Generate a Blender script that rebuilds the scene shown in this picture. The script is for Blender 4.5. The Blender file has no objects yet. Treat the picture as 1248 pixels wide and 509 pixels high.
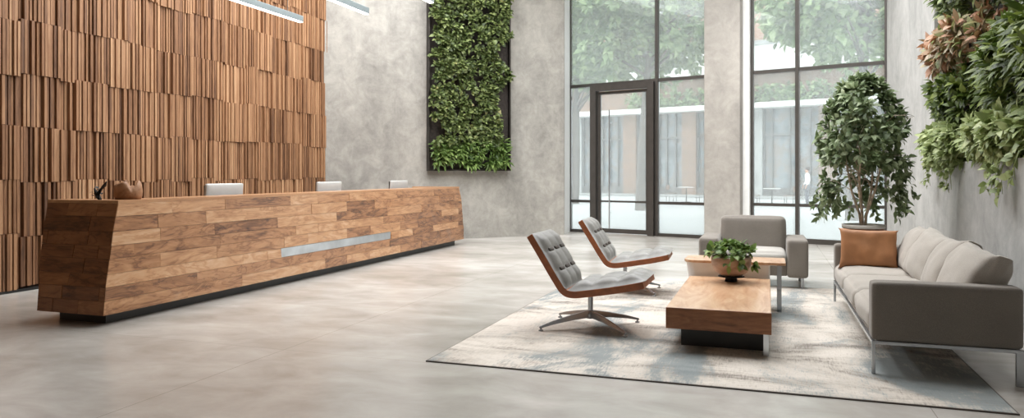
import bpy, bmesh, math, random
from mathutils import Matrix, Vector, noise
R = math.radians
random.seed(7)
COL = bpy.context.scene.collection
SC = bpy.context.scene

# ---------------------------------------------------------------- helpers
class MB:
    """collects polygons (optionally transformed) and links them as one mesh object"""
    def __init__(s): s.v = []; s.f = []; s.m = Matrix.Identity(4); s.sm = []; s.smooth = False
    def add(s, vs, fs, smooth=None):
        b = len(s.v)
        s.v += [tuple(s.m @ Vector(p)) for p in vs]
        s.f += [tuple(b + i for i in f) for f in fs]
        s.sm += [s.smooth if smooth is None else smooth] * len(fs)
        return s
    def box(s, x0, y0, z0, x1, y1, z1):
        vs = [(x0,y0,z0),(x1,y0,z0),(x1,y1,z0),(x0,y1,z0),(x0,y0,z1),(x1,y0,z1),(x1,y1,z1),(x0,y1,z1)]
        return s.add(vs, [(0,3,2,1),(4,5,6,7),(0,1,5,4),(1,2,6,5),(2,3,7,6),(3,0,4,7)], False)
    def hexa(s, lo, hi, z0, z1):
        vs = [(p[0],p[1],z0) for p in lo] + [(p[0],p[1],z1) for p in hi]
        n = len(lo)
        fs = [tuple(range(n-1,-1,-1)), tuple(range(n,2*n))] + [(i,(i+1)%n,n+(i+1)%n,n+i) for i in range(n)]
        return s.add(vs, fs, False)
    def tube(s, pts, rad, n=8, caps=True):
        pts = [Vector(p) for p in pts]
        if not isinstance(rad, (list, tuple)): rad = [rad]*len(pts)
        vs = []; up = Vector((0,0,1)); prev = None
        for i, p in enumerate(pts):
            t = (pts[min(i+1,len(pts)-1)] - pts[max(i-1,0)]).normalized()
            if prev is None:
                a = up if abs(t.z) < .9 else Vector((1,0,0))
                x = t.cross(a).normalized()
            else:
                x = (prev - t*prev.dot(t)).normalized()
            prev = x; y = t.cross(x)
            for k in range(n):
                an = 2*math.pi*k/n
                vs.append(p + (x*math.cos(an) + y*math.sin(an))*rad[i])
        fs = []
        for i in range(len(pts)-1):
            for k in range(n):
                a = i*n+k; b = i*n+(k+1)%n
                fs.append((a,b,b+n,a+n))
        s.add(vs, fs, True)
        if caps:
            s.add(vs[:n], [tuple(range(n-1,-1,-1))], False)
            s.add(vs[-n:], [tuple(range(n))], False)
        return s
    def lathe(s, prof, n=28, cx=0, cy=0):
        vs = []
        for r, z in prof:
            for k in range(n):
                a = 2*math.pi*k/n
                vs.append((cx+r*math.cos(a), cy+r*math.sin(a), z))
        fs = []
        for i in range(len(prof)-1):
            for k in range(n):
                a = i*n+k; b = i*n+(k+1)%n
                fs.append((a,b,b+n,a+n))
        return s.add(vs, fs, True)
    def leaf(s, p, d, nrm, L, W, bend=.25):
        d = Vector(d).normalized(); nrm = Vector(nrm)
        side = d.cross(nrm)
        if side.length < 1e-4: side = d.orthogonal()
        side.normalize(); n2 = side.cross(d).normalized()
        p = Vector(p); q = p + d*L*.5 + n2*L*.06; t = p + d*L - n2*L*bend
        e = d*L*.42
        e2 = d*L*.18; e3 = d*L*.72-n2*L*bend*.35; k = n2*W*.14
        vs = [p, p+e2+side*W*.34+k, p+e+side*W*.5+k, p+e3+side*W*.33+k*.6, t, p+e3-side*W*.33+k*.6, p+e-side*W*.5+k, p+e2-side*W*.34+k, q]
        return s.add(vs, [(0,1,8),(1,2,8),(2,3,8),(3,4,8),(4,5,8),(5,6,8),(6,7,8),(7,0,8)], True)
    def build(s, name, mat, parent=None, bevel=0, seg=2, subsurf=0, tag=None):
        me = bpy.data.meshes.new(name)
        me.from_pydata(s.v, [], s.f)
        me.polygons.foreach_set('use_smooth', s.sm)
        me.materials.append(mat); me.update()
        o = bpy.data.objects.new(name, me); COL.objects.link(o)
        if parent: o.parent = parent
        if bevel:
            b = o.modifiers.new('bevel', 'BEVEL'); b.width = bevel; b.segments = seg; b.limit_method = 'ANGLE'; b.angle_limit = R(35)
            for pl in me.polygons: pl.use_smooth = True
            w = o.modifiers.new('wn', 'WEIGHTED_NORMAL'); w.keep_sharp = True
        if subsurf:
            b = o.modifiers.new('sub', 'SUBSURF'); b.levels = subsurf; b.render_levels = subsurf
        return o

def tagp(o, label=None, cat=None, group=None, kind=None):
    if label: o['label'] = label
    if cat: o['category'] = cat
    if group: o['group'] = group
    if kind: o['kind'] = kind
    return o
def thing(name, label, cat, loc=(0,0,0), rz=0, group=None):
    o = bpy.data.objects.new(name, None); COL.objects.link(o)
    o.location = loc; o.rotation_euler = (0,0,rz); o.empty_display_size = .1
    return tagp(o, label, cat, group)
def dup(root, loc, rz=None, label=None):
    r = root.copy(); COL.objects.link(r); r.location = loc
    if rz is not None: r.rotation_euler = (0,0,rz)
    if label: r['label'] = label
    for ch in list(root.children):
        c = ch.copy(); COL.objects.link(c); c.parent = r
        for g in list(ch.children):
            d = g.copy(); COL.objects.link(d); d.parent = c
    return r
def struct(o): o['kind'] = 'structure'; return o

def puff(mb, sx, sy, sz, r=.05, bulge=(0,0,0), wr=0, n=14, seed=0, pinch=0, M=None):
    """soft box centred on origin: rounded by r, faces swollen by bulge, wrinkled by wr"""
    bm = bmesh.new(); bmesh.ops.create_cube(bm, size=2)
    bmesh.ops.subdivide_edges(bm, edges=bm.edges[:], cuts=n, use_grid_fill=True)
    h = Vector((sx/2, sy/2, sz/2)); r = min(r, *(h[i]*.98 for i in range(3)))
    vs = []
    for v in bm.verts:
        q = v.co.copy()
        u = Vector([math.copysign(1-(1-abs(c))**1.35, c) if abs(c) < 1 else c for c in q])
        p = Vector((u.x*h.x, u.y*h.y, u.z*h.z))
        inner = Vector([max(-(h[i]-r), min(h[i]-r, p[i])) for i in range(3)])
        d = p - inner
        if d.length > 1e-6: p = inner + d.normalized()*r
        for i in range(3):
            j, k = (i+1) % 3, (i+2) % 3
            w = (1-q[j]**2)*(1-q[k]**2)
            p[i] += bulge[i]*q[i]*(max(w, 0)**.7)
        if pinch:
            k2 = (abs(q.y)*abs(q.z))**3
            p.y *= 1+pinch*k2; p.z *= 1+pinch*k2
        if wr:
            o = Vector((seed*7.3, seed*3.1, seed*1.7))
            nv = noise.noise(Vector((p.x*5, p.y*5, p.z*5)) + o) + .5*noise.noise(Vector((p.x*13, p.y*9, p.z*11)) + o)
            p += v.co.normalized()*nv*wr
        vs.append(p)
    idx = {v: i for i, v in enumerate(bm.verts)}
    fs = [tuple(idx[v] for v in f.verts) for f in bm.faces]
    bm.free()
    if M is not None: vs = [M @ p for p in vs]
    mb.add(vs, fs, True)
    return mb

# ---------------------------------------------------------------- materials
def lin(c):
    return tuple(((x/255)/12.92 if x/255 <= .04045 else ((x/255+.055)/1.055)**2.4) for x in c) + (1,)
def newmat(name):
    m = bpy.data.materials.new(name); m.use_nodes = True
    nt = m.node_tree; nt.nodes.clear()
    out = nt.nodes.new('ShaderNodeOutputMaterial'); b = nt.nodes.new('ShaderNodeBsdfPrincipled')
    nt.links.new(b.outputs[0], out.inputs[0])
    return m, nt, b, out
def node(nt, t, **kw):
    n = nt.nodes.new(t)
    for k, v in kw.items(): setattr(n, k, v)
    return n
def ramp(nt, stops):
    r = nt.nodes.new('ShaderNodeValToRGB'); e = r.color_ramp.elements
    e[0].position, e[0].color = stops[0][0], lin(stops[0][1])
    e[1].position, e[1].color = stops[-1][0], lin(stops[-1][1])
    for p, c in stops[1:-1]:
        x = e.new(p); x.color = lin(c)
    return r
def coords(nt, scale=(1,1,1), island=0, rot=(0,0,0)):
    tc = node(nt, 'ShaderNodeTexCoord'); src = tc.outputs['Object']
    if island:
        g = node(nt, 'ShaderNodeNewGeometry')
        mu = node(nt, 'ShaderNodeVectorMath', operation='MULTIPLY_ADD')
        cx = node(nt, 'ShaderNodeCombineXYZ')
        nt.links.new(g.outputs['Random Per Island'], cx.inputs[0]); nt.links.new(g.outputs['Random Per Island'], cx.inputs[1]); nt.links.new(g.outputs['Random Per Island'], cx.inputs[2])
        nt.links.new(cx.outputs[0], mu.inputs[0]); mu.inputs[1].default_value = (island, island*1.7, island*2.3)
        nt.links.new(src, mu.inputs[2]); src = mu.outputs[0]
    mp = node(nt, 'ShaderNodeMapping'); mp.inputs['Scale'].default_value = scale; mp.inputs['Rotation'].default_value = rot
    nt.links.new(src, mp.inputs[0])
    return mp.outputs[0]
def noise_n(nt, vec, scale, detail=4, rough=.55, dist=0):
    n = node(nt, 'ShaderNodeTexNoise'); n.inputs['Scale'].default_value = scale; n.inputs['Detail'].default_value = detail
    n.inputs['Roughness'].default_value = rough; n.inputs['Distortion'].default_value = dist
    nt.links.new(vec, n.inputs['Vector']); return n.outputs['Fac']
def mth(nt, op, a, b):
    n = node(nt, 'ShaderNodeMath', operation=op)
    for i, x in enumerate((a, b)):
        if isinstance(x, (int, float)): n.inputs[i].default_value = x
        else: nt.links.new(x, n.inputs[i])
    return n.outputs[0]
def bump(nt, b, h, strength=.3, dist=.01):
    n = node(nt, 'ShaderNodeBump'); n.inputs['Strength'].default_value = strength; n.inputs['Distance'].default_value = dist
    nt.links.new(h, n.inputs['Height']); nt.links.new(n.outputs[0], b.inputs['Normal'])
def plain(name, c, rough=.5, metal=0, var=.06, scale=6, coat=0):
    m, nt, b, _ = newmat(name)
    v = coords(nt); n = noise_n(nt, v, scale)
    lo = [max(0, x*(1-var)) for x in c]; hi = [min(255, x*(1+var)) for x in c]
    r = ramp(nt, [(.3, lo), (.7, hi)]); nt.links.new(n, r.inputs[0]); nt.links.new(r.outputs[0], b.inputs['Base Color'])
    b.inputs['Roughness'].default_value = rough; b.inputs['Metallic'].default_value = metal
    b.inputs['Coat Weight'].default_value = coat
    return m
def wood(name, stops, scale, island=9, isl_w=.55, rough=.45, nscale=3, dist=1.2, bstr=.25, coat=0, stain=None, vein=0, tone=0):
    m, nt, b, _ = newmat(name)
    v = coords(nt, scale, island)
    n1 = noise_n(nt, v, nscale, 6, .62, dist); n2 = noise_n(nt, v, nscale*4, 3, .6, .3)
    g = node(nt, 'ShaderNodeNewGeometry')
    a = mth(nt, 'MULTIPLY_ADD', n1, 1.9); nt.nodes[-1].inputs[2].default_value = -.45
    a = mth(nt, 'ADD', mth(nt, 'MULTIPLY', a, (1-isl_w)*.75), mth(nt, 'MULTIPLY', n2, (1-isl_w)*.25))
    a = mth(nt, 'ADD', a, mth(nt, 'MULTIPLY', g.outputs['Random Per Island'], isl_w))
    if tone:
        at_ = node(nt, 'ShaderNodeAttribute', attribute_name='timber_tone')
        a = mth(nt, 'ADD', a, mth(nt, 'MULTIPLY', at_.outputs['Fac'], tone))
    if vein:
        n3 = noise_n(nt, v, nscale*.55, 4, .6, 2.6)
        vv_ = mth(nt, 'MULTIPLY', mth(nt, 'ABSOLUTE', mth(nt, 'SUBTRACT', n3, .5), 0), 22); vm = mth(nt, 'MINIMUM', vv_, 1)
        a = mth(nt, 'SUBTRACT', a, mth(nt, 'MULTIPLY', mth(nt, 'SUBTRACT', 1, vm), vein))
    r = ramp(nt, stops); nt.links.new(a, r.inputs[0])
    col = r.outputs[0]
    if stain:
        vv = coords(nt, (1,1,1)); sn = noise_n(nt, vv, 1.1, 5, .6, 1.0)
        sr = ramp(nt, [(.66, (0,0,0)), (.78, (255,255,255))]); nt.links.new(sn, sr.inputs[0])
        mx = node(nt, 'ShaderNodeMix', data_type='RGBA'); nt.links.new(mth(nt, 'MULTIPLY', sr.outputs[0], .35), mx.inputs[0])
        nt.links.new(col, mx.inputs[6]); mx.inputs[7].default_value = lin(stain); col = mx.outputs[2]
    nt.links.new(col, b.inputs['Base Color'])
    b.inputs['Roughness'].default_value = rough; b.inputs['Coat Weight'].default_value = coat; b.inputs['Coat Roughness'].default_value = .3
    bump(nt, b, a, bstr, .004)
    return m
def concrete(name, c, contrast=.13, rough=.75, streak=(1,1,.25), seam=None):
    m, nt, b, _ = newmat(name)
    v = coords(nt, streak); n1 = noise_n(nt, v, .9, 8, .62, .4)
    v2 = coords(nt); n2 = noise_n(nt, v2, 7, 6, .7); n3 = noise_n(nt, v2, .45, 3, .5, .5)
    n4 = noise_n(nt, v2, 2.6, 9, .72, .6); a = mth(nt, 'ADD', mth(nt, 'MULTIPLY', n1, .3), mth(nt, 'MULTIPLY', n2, .15)); a = mth(nt, 'ADD', a, mth(nt, 'ADD', mth(nt, 'MULTIPLY', n3, .2), mth(nt, 'MULTIPLY', n4, .35)))
    r = ramp(nt, [(.36, [x*(1-contrast) for x in c]), (.5, c), (.62, [min(255, x*(1+contrast*.7)) for x in c])])
    nt.links.new(a, r.inputs[0]); nt.links.new(r.outputs[0], b.inputs['Base Color'])
    b.inputs['Roughness'].default_value = rough
    vo = node(nt, 'ShaderNodeTexVoronoi'); vo.inputs['Scale'].default_value = 5; nt.links.new(v2, vo.inputs['Vector'])
    pit = mth(nt, 'GREATER_THAN', vo.outputs['Distance'], .06)
    bump(nt, b, mth(nt, 'ADD', mth(nt, 'MULTIPLY', pit, .3), n2), .25, .01)
    return m
def leafmat(name, stops, rough=.5):
    m, nt, b, out = newmat(name)
    g = node(nt, 'ShaderNodeNewGeometry'); v = coords(nt); n = noise_n(nt, v, 2.2, 2)
    a = mth(nt, 'ADD', mth(nt, 'MULTIPLY', g.outputs['Random Per Island'], .7), mth(nt, 'MULTIPLY', n, .3))
    r = ramp(nt, stops); nt.links.new(a, r.inputs[0]); nt.links.new(r.outputs[0], b.inputs['Base Color'])
    b.inputs['Roughness'].default_value = rough
    tr = node(nt, 'ShaderNodeBsdfTranslucent'); nt.links.new(r.outputs[0], tr.inputs[0])
    mx = node(nt, 'ShaderNodeMixShader'); mx.inputs[0].default_value = .3
    nt.links.new(b.outputs[0], mx.inputs[1]); nt.links.new(tr.outputs[0], mx.inputs[2]); nt.links.new(mx.outputs[0], out.inputs[0])
    return m
def fabric(name, c, var=.08, bs=.35):
    m, nt, b, _ = newmat(name)
    v = coords(nt); n = noise_n(nt, v, 260, 2); n2 = noise_n(nt, v, 3, 3)
    a = mth(nt, 'ADD', mth(nt, 'MULTIPLY', n, .7), mth(nt, 'MULTIPLY', n2, .3))
    r = ramp(nt, [(.35, [x*(1-var) for x in c]), (.65, [min(255, x*(1+var)) for x in c])]); nt.links.new(a, r.inputs[0])
    nt.links.new(r.outputs[0], b.inputs['Base Color']); b.inputs['Roughness'].default_value = .92
    b.inputs['Sheen Weight'].default_value = .2; bump(nt, b, n, bs, .002)
    return m

M = {}
M['slat'] = wood('slat_wood', [(.0,(62,40,25)),(.25,(112,76,50)),(.52,(156,113,79)),(.95,(198,156,118))], (14,14,1.2), 11, .42, .6, 2.2, .6, .2, tone=.16)
M['backing'] = plain('slat_backing', (52,34,22), .8)
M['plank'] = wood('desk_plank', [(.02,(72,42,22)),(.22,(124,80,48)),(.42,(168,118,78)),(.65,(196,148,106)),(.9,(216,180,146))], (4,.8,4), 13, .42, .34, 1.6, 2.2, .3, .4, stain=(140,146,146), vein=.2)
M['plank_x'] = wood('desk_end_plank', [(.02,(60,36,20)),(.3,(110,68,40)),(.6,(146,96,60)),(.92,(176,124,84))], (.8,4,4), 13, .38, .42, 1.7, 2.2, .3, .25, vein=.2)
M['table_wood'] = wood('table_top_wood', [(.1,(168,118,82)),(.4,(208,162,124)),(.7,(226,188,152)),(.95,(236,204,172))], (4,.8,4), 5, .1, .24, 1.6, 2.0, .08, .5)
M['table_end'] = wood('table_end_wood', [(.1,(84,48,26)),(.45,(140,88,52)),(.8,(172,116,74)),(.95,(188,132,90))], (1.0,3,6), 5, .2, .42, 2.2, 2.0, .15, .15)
M['desk_top'] = wood('desk_top_wood', [(.1,(128,86,56)),(.5,(182,134,94)),(.95,(208,166,126))], (5,.7,4), 5, .3, .35, 1.6, 1.2, .1, .25)
M['plinth'] = plain('dark_plinth', (50,50,48), .45)
M['steel'] = plain('brushed_steel', (196,200,204), .28, 1, .08, 3)
M['chrome'] = plain('chrome', (176,180,184), .22, .7, .03)
M['dark_steel'] = plain('dark_steel', (66,62,58), .4, .8)
M['conc'] = concrete('concrete_wall', (160,156,149), .26)
M['conc_r'] = concrete('concrete_wall_right', (168,167,164), .2, .75, (1,1,.18))
M['pillar'] = concrete('concrete_pillar', (165,160,153), .17)
M['white'] = plain('reveal_white', (226,226,224), .6, 0, .02)
M['ceil'] = plain('ceiling_plaster', (214,212,208), .8, 0, .02)
M['bronze'] = plain('bronze_frame', (72,68,64), .45, .4)
M['fab_sofa'] = fabric('sofa_fabric', (122,115,107))
M['fab_cush'] = fabric('cushion_fabric', (168,161,152), .06)
M['fab_chair'] = fabric('armchair_fabric', (134,127,119), .1)
M['fab_seat'] = fabric('armchair_seat', (180,176,169), .06)
M['leather_g'] = plain('grey_leather', (140,138,134), .48, 0, .08, 9)
M['seam'] = plain('cushion_seam', (82,74,68), .7)
M['leather_b'] = plain('brown_leather', (156,92,56), .42, 0, .12, 14, .1)
M['pillow'] = plain('tan_leather', (170,118,78), .55, 0, .08, 5)
M['soil'] = plain('soil', (46,38,32), .95, 0, .3, 30)
M['felt'] = plain('dark_felt', (58,52,48), .95, 0, .15, 20)
M['apron'] = plain('pale_lacquer', (238,234,230), .35, 0, .02)
M['lamp_body'] = plain('lamp_aluminium', (150,160,163), .4, .3, .02)
M['monitor'] = plain('monitor_aluminium', (206,206,204), .35, .15, .02)
M['black'] = plain('black_matte', (26,24,22), .6)
M['bowlwood'] = wood('bowl_stone', [(.1,(120,92,76)),(.5,(164,134,114)),(.95,(196,170,150))], (2,2,5), 3, .1, .45, 3, 1, .1, .2)
M['ornament'] = wood('ornament_wood', [(.1,(116,78,50)),(.5,(162,118,84)),(.95,(196,152,116))], (3,3,3), 3, .1, .6, 4, 1, .3)
M['bark'] = plain('bark', (186,168,148), .85, 0, .25, 18)
M['barkdark'] = plain('outdoor_bark', (98,92,86), .9, 0, .25, 6)
M['pot'] = plain('tree_pot', (142,100,74), .6, 0, .08)
M['potrim'] = plain('pot_rim', (214,208,202), .6)
M['pave'] = concrete('pavement', (192,194,194), .06, .8, (1,1,1))
M['stone'] = plain('pale_stone', (222,222,218), .8, 0, .04, 2)
M['greystone'] = plain('grey_stone', (158,160,158), .8, 0, .08, 2)
def shop_mat():
    m, nt, b, _ = newmat('shop_glass'); v = coords(nt, (1,1,.6)); n = noise_n(nt, v, .8, 6, .65, 1.0)
    r = ramp(nt, [(.36,(70,80,86)),(.44,(122,132,136)),(.5,(120,104,92)),(.56,(136,146,150)),(.64,(86,92,96))]); nt.links.new(n, r.inputs[0]); nt.links.new(r.outputs[0], b.inputs['Base Color'])
    b.inputs['Roughness'].default_value = .12; return m
M['shopglass'] = shop_mat()
M['shopdark'] = plain('shop_interior', (92,90,88), .6, 0, .3, 2)
M['umber'] = plain('brown_fascia', (132,108,92), .8, 0, .12, 3)
M['orange'] = plain('orange_sign', (196,120,70), .6)
M['leaf_wall'] = leafmat('leaf_wall', [(.1,(52,66,32)),(.5,(98,114,62)),(.85,(150,162,102)),(.97,(186,148,110))])
M['leaf_fern'] = leafmat('leaf_fern', [(.1,(60,84,38)),(.5,(108,136,66)),(.95,(164,186,112))])
M['leaf_ficus'] = leafmat('leaf_ficus', [(.1,(70,86,56)),(.5,(116,134,92)),(.95,(184,196,158))])
M['leaf_dark'] = leafmat('leaf_dark', [(.1,(40,56,20)),(.5,(82,100,38)),(.95,(142,156,76))])
M['leaf_pale'] = leafmat('leaf_pale', [(.1,(104,120,66)),(.5,(152,166,106)),(.95,(198,206,154))])
M['leaf_pink'] = leafmat('leaf_pink', [(.1,(88,98,54)),(.3,(168,120,88)),(.45,(196,158,134)),(.6,(116,130,70)),(.8,(202,184,164)),(.95,(150,160,104))])
M['leaf_out'] = leafmat('leaf_out', [(.1,(80,104,66)),(.5,(126,150,102)),(.95,(184,200,152))])
M['leaf_out2'] = leafmat('leaf_out_light', [(.1,(98,124,80)),(.5,(148,172,120)),(.95,(204,218,172))])
M['skin'] = plain('skin', (196,152,128), .6)
M['shirt'] = plain('shirt', (232,230,226), .8)
M['trouser'] = plain('trousers', (82,86,96), .8)
M['hair'] = plain('hair', (62,48,40), .8)

# polished concrete floor
def floor_mat():
    m, nt, b, _ = newmat('polished_floor')
    v = coords(nt, (.55,1,1), rot=(0,0,R(19))); n1 = noise_n(nt, v, .7, 4, .5, .4)
    v2 = coords(nt, (.7,1,1)); n2 = noise_n(nt, v2, 2.6, 7, .6, .4); n3 = noise_n(nt, v2, .35, 3)
    a = mth(nt, 'ADD', mth(nt, 'MULTIPLY', n1, .45), mth(nt, 'MULTIPLY', n2, .3)); a = mth(nt, 'ADD', a, mth(nt, 'MULTIPLY', n3, .25))
    r = ramp(nt, [(.37,(152,146,138)),(.5,(182,177,170)),(.61,(206,202,196))]); nt.links.new(a, r.inputs[0])
    br = node(nt, 'ShaderNodeTexBrick'); br.offset = 0; br.inputs['Scale'].default_value = 1; br.inputs['Mortar Size'].default_value = .0022
    br.inputs['Brick Width'].default_value = 3.2; br.inputs['Row Height'].default_value = 3.2; br.inputs['Mortar Smooth'].default_value = .3
    mp = node(nt, 'ShaderNodeMapping'); mp.inputs['Location'].default_value = (2.55, 1.4, 0); nt.links.new(v2, mp.inputs[0]); nt.links.new(mp.outputs[0], br.inputs['Vector'])
    mx = node(nt, 'ShaderNodeMix', data_type='RGBA', blend_type='MULTIPLY'); nt.links.new(br.outputs['Fac'], mx.inputs[0]); nt.links.new(r.outputs[0], mx.inputs[6]); mx.inputs[7].default_value = (.6,.58,.56,1)
    nt.links.new(mx.outputs[2], b.inputs['Base Color'])
    rr = mth(nt, 'MULTIPLY_ADD', n2, .25); nt.nodes[-1].inputs[2].default_value = .13
    b.inputs['Roughness'].default_value = .23; b.inputs['Specular IOR Level'].default_value = .55
    return m
M['floor'] = floor_mat()
def rug_mat():
    m, nt, b, _ = newmat('distressed_rug')
    v = coords(nt, (.55,1.25,1)); n1 = noise_n(nt, v, 1.5, 8, .62, .8)
    v2 = coords(nt, (1.2,.5,1)); n2 = noise_n(nt, v2, 1.1, 6, .6, 1.0)
    v3 = coords(nt, (1,9,1)); n3 = noise_n(nt, v3, 9, 4, .7); v4 = coords(nt, (9,1,1)); n4 = noise_n(nt, v4, 9, 4, .7)
    w = mth(nt, 'MULTIPLY', mth(nt, 'ADD', n3, n4), .5)
    a = mth(nt, 'ADD', mth(nt, 'MULTIPLY', n1, .6), mth(nt, 'MULTIPLY', w, .4))
    r = ramp(nt, [(.36,(96,90,84)),(.43,(142,134,126)),(.48,(190,181,170)),(.56,(214,206,196)),(.64,(176,162,149))]); nt.links.new(a, r.inputs[0])
    s = ramp(nt, [(.495,(0,0,0)),(.56,(255,255,255))]); nt.links.new(mth(nt, 'ADD', mth(nt, 'MULTIPLY', n2, .62), mth(nt, 'MULTIPLY', w, .38)), s.inputs[0])
    mx = node(nt, 'ShaderNodeMix', data_type='RGBA'); nt.links.new(mth(nt, 'MULTIPLY', s.outputs[0], .85), mx.inputs[0]); nt.links.new(r.outputs[0], mx.inputs[6]); mx.inputs[7].default_value = lin((122,132,134))
    nt.links.new(mx.outputs[2], b.inputs['Base Color']); b.inputs['Roughness'].default_value = .95
    bump(nt, b, w, .5, .004)
    return m
M['rug'] = rug_mat()
def brick_mat():
    m, nt, b, _ = newmat('brick_wall')
    v = coords(nt, (1,1,1), rot=(R(90),0,0)); br = node(nt, 'ShaderNodeTexBrick'); nt.links.new(v, br.inputs['Vector'])
    br.inputs['Color1'].default_value = lin((172,132,112)); br.inputs['Color2'].default_value = lin((150,118,102)); br.inputs['Mortar'].default_value = lin((180,168,158))
    br.inputs['Scale'].default_value = 1; br.inputs['Brick Width'].default_value = .5; br.inputs['Row Height'].default_value = .16; br.inputs['Mortar Size'].default_value = .015
    nt.links.new(br.outputs[0], b.inputs['Base Color']); b.inputs['Roughness'].default_value = .9
    return m
M['brick'] = brick_mat()
def glass_mat(veil):
    m, nt, b, out = newmat('veiled_glass'); nt.nodes.remove(b)
    t = node(nt, 'ShaderNodeBsdfTransparent'); t.inputs[0].default_value = (.93,.96,.96,1)
    g = node(nt, 'ShaderNodeBsdfGlossy'); g.inputs['Roughness'].default_value = .02
    tr = node(nt, 'ShaderNodeBsdfTranslucent'); tr.inputs[0].default_value = (.9,.93,.94,1)  # whitish veil added to wash out the view outside
    lw = node(nt, 'ShaderNodeFresnel'); lw.inputs[0].default_value = 1.3
    m1 = node(nt, 'ShaderNodeMixShader'); m1.inputs[0].default_value = veil
    nt.links.new(t.outputs[0], m1.inputs[1]); nt.links.new(tr.outputs[0], m1.inputs[2])
    m2 = node(nt, 'ShaderNodeMixShader'); nt.links.new(lw.outputs[0], m2.inputs[0]); nt.links.new(m1.outputs[0], m2.inputs[1]); nt.links.new(g.outputs[0], m2.inputs[2])
    nt.links.new(m2.outputs[0], out.inputs[0])
    return m
M['glass'] = glass_mat(.22)
def emit(name, c, s):
    m, nt, b, out = newmat(name); nt.nodes.remove(b)
    e = node(nt, 'ShaderNodeEmission'); e.inputs[0].default_value = c; e.inputs[1].default_value = s
    nt.links.new(e.outputs[0], out.inputs[0]); return m
M['lamp'] = emit('lamp_diffuser', (1,.98,.95,1), 5)

# ---------------------------------------------------------------- setting
H = 6.6
FA = R(-16); FO = Vector((-4.54, 17.54, 0))
FM = Matrix.Translation(FO) @ Matrix.Rotation(FA, 4, 'Z')       # facade frame: u along the glass, v outwards
def fac(u, v, z=0): return FM @ Vector((u, v, z))
f0, f1 = fac(-6, .12), fac(9, .12)
mb = MB(); mb.hexa([(-9.2,-3.5),(3.2,-3.5),(3.2,f1.y+1.6),(f0.x+1.2,f0.y-.3)], [(-9.2,-3.5),(3.2,-3.5),(3.2,f1.y+1.6),(f0.x+1.2,f0.y-.3)], -.2, 0)
# floor ends exactly on the facade line
mb = MB(); pl = [(-9.2,-3.5),(3.2,-3.5)]
e1 = fac(8.2, .1); e0 = fac(-4.6, .1)
pl += [(e1.x, e1.y), (e0.x, e0.y)]
mb.hexa(pl, pl, -.2, 0)
struct(mb.build('floor', M['floor']))
# ceiling with three added openings, out of view, for the fill lamps
mb = MB(); YS = [-3.5, 4.2, 8.2, 9.2, 13.2, 20]
XO = [(-7.4,-4.9), (-3.2,-.7), (-.1, 1.9)]
mb.box(-9.2,-3.5,H,3.2,6.6,H+.3); mb.box(-9.2,14.2,H,3.2,20,H+.3)
xs = [-9.2] + [v for p in XO for v in p] + [3.2]
for a, b in zip(xs[::2], xs[1::2]): mb.box(a,6.6,H,b,14.2,H+.3)
struct(mb.build('ceiling', M['ceil']))
mb = MB(); mb.box(-9.2,-3.7,-.2,3.2,-3.5,H); struct(mb.build('wall_back', M['conc']))
# timber-clad wall on the left
mb = MB(); mb.box(-9.2,-3.5,0,-8.46,13.2,H); struct(mb.build('wall_left', M['backing']))
slats = MB(); tones = []
rows = [-.61 + .64*k for k in range(0, 13)]
y = 1.2; w = .044
while y < 13.19:
    ng = random.choice((5,6,7,8,9,10,12)); ngw = min(ng*w, 13.2-y)
    dz = [random.uniform(-.03,.03) for _ in rows]; dep = [random.uniform(0,.024) for _ in rows]; tn = [random.gauss(0,.5) for _ in rows]
    k = 0
    while k*w < ngw-.01:
        ya = y + k*w
        for i in range(len(rows)-1):
            z0 = max(0.03, rows[i]+dz[i]); z1 = min(H, rows[i+1]+dz[i+1])
            if z1-z0 < .03: continue
            d = dep[i] + random.choice((-.02,-.006,0,.006,.012,.02))
            slats.box(-8.475, ya+.004, z0+.002, -8.425+d, min(ya+w-random.choice((.004,.006,.012)), 13.2), z1-.002); tones += [tn[i]]*6
        k += 1
    y += ng*w
sl_ = slats.build('trim_1', M['slat']); sl_.data.attributes.new('timber_tone', 'FLOAT', 'FACE').data.foreach_set('value', tones)
struct(sl_)['label'] = 'staggered vertical timber slats cladding the left wall'
mb = MB(); mb.box(-8.47,-3.5,0,-8.40,13.2,.03); struct(mb.build('baseboard_left', M['black']))
# diagonal concrete wall between the timber and the glazing
A = Vector((-8.9, 12.443, 0)); ang = math.atan2(3.64, 3.98)
DM = Matrix.Translation(A) @ Matrix.Rotation(ang, 4, 'Z')
Ld = math.hypot(-4.42+8.9, 16.54-12.443)
mb = MB()
def dg(u, v): p = DM @ Vector((u,v,0)); return (p.x, p.y)
jb = fac(0, 0); jo = fac(-.6, .15)
pl = [dg(0,0), dg(Ld,0), (jb.x, jb.y-.02), (jo.x, jo.y+.1), dg(0,1.2)]
mb.hexa(pl, pl, 0, H); struct(mb.build('wall_far', M['conc']))
mb = MB(); a = Vector((-4.41,16.55,0)); 
pl = [dg(Ld+.006,.01), (jb.x+.012, jb.y-.04), (jb.x-.01, jb.y-.04), dg(Ld-.01,.02)]
mb.hexa(pl, pl, 0, H); struct(mb.build('lit_reveal', M['white']))  # wall reveal in white: the daylight on it is put into the colour
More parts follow.
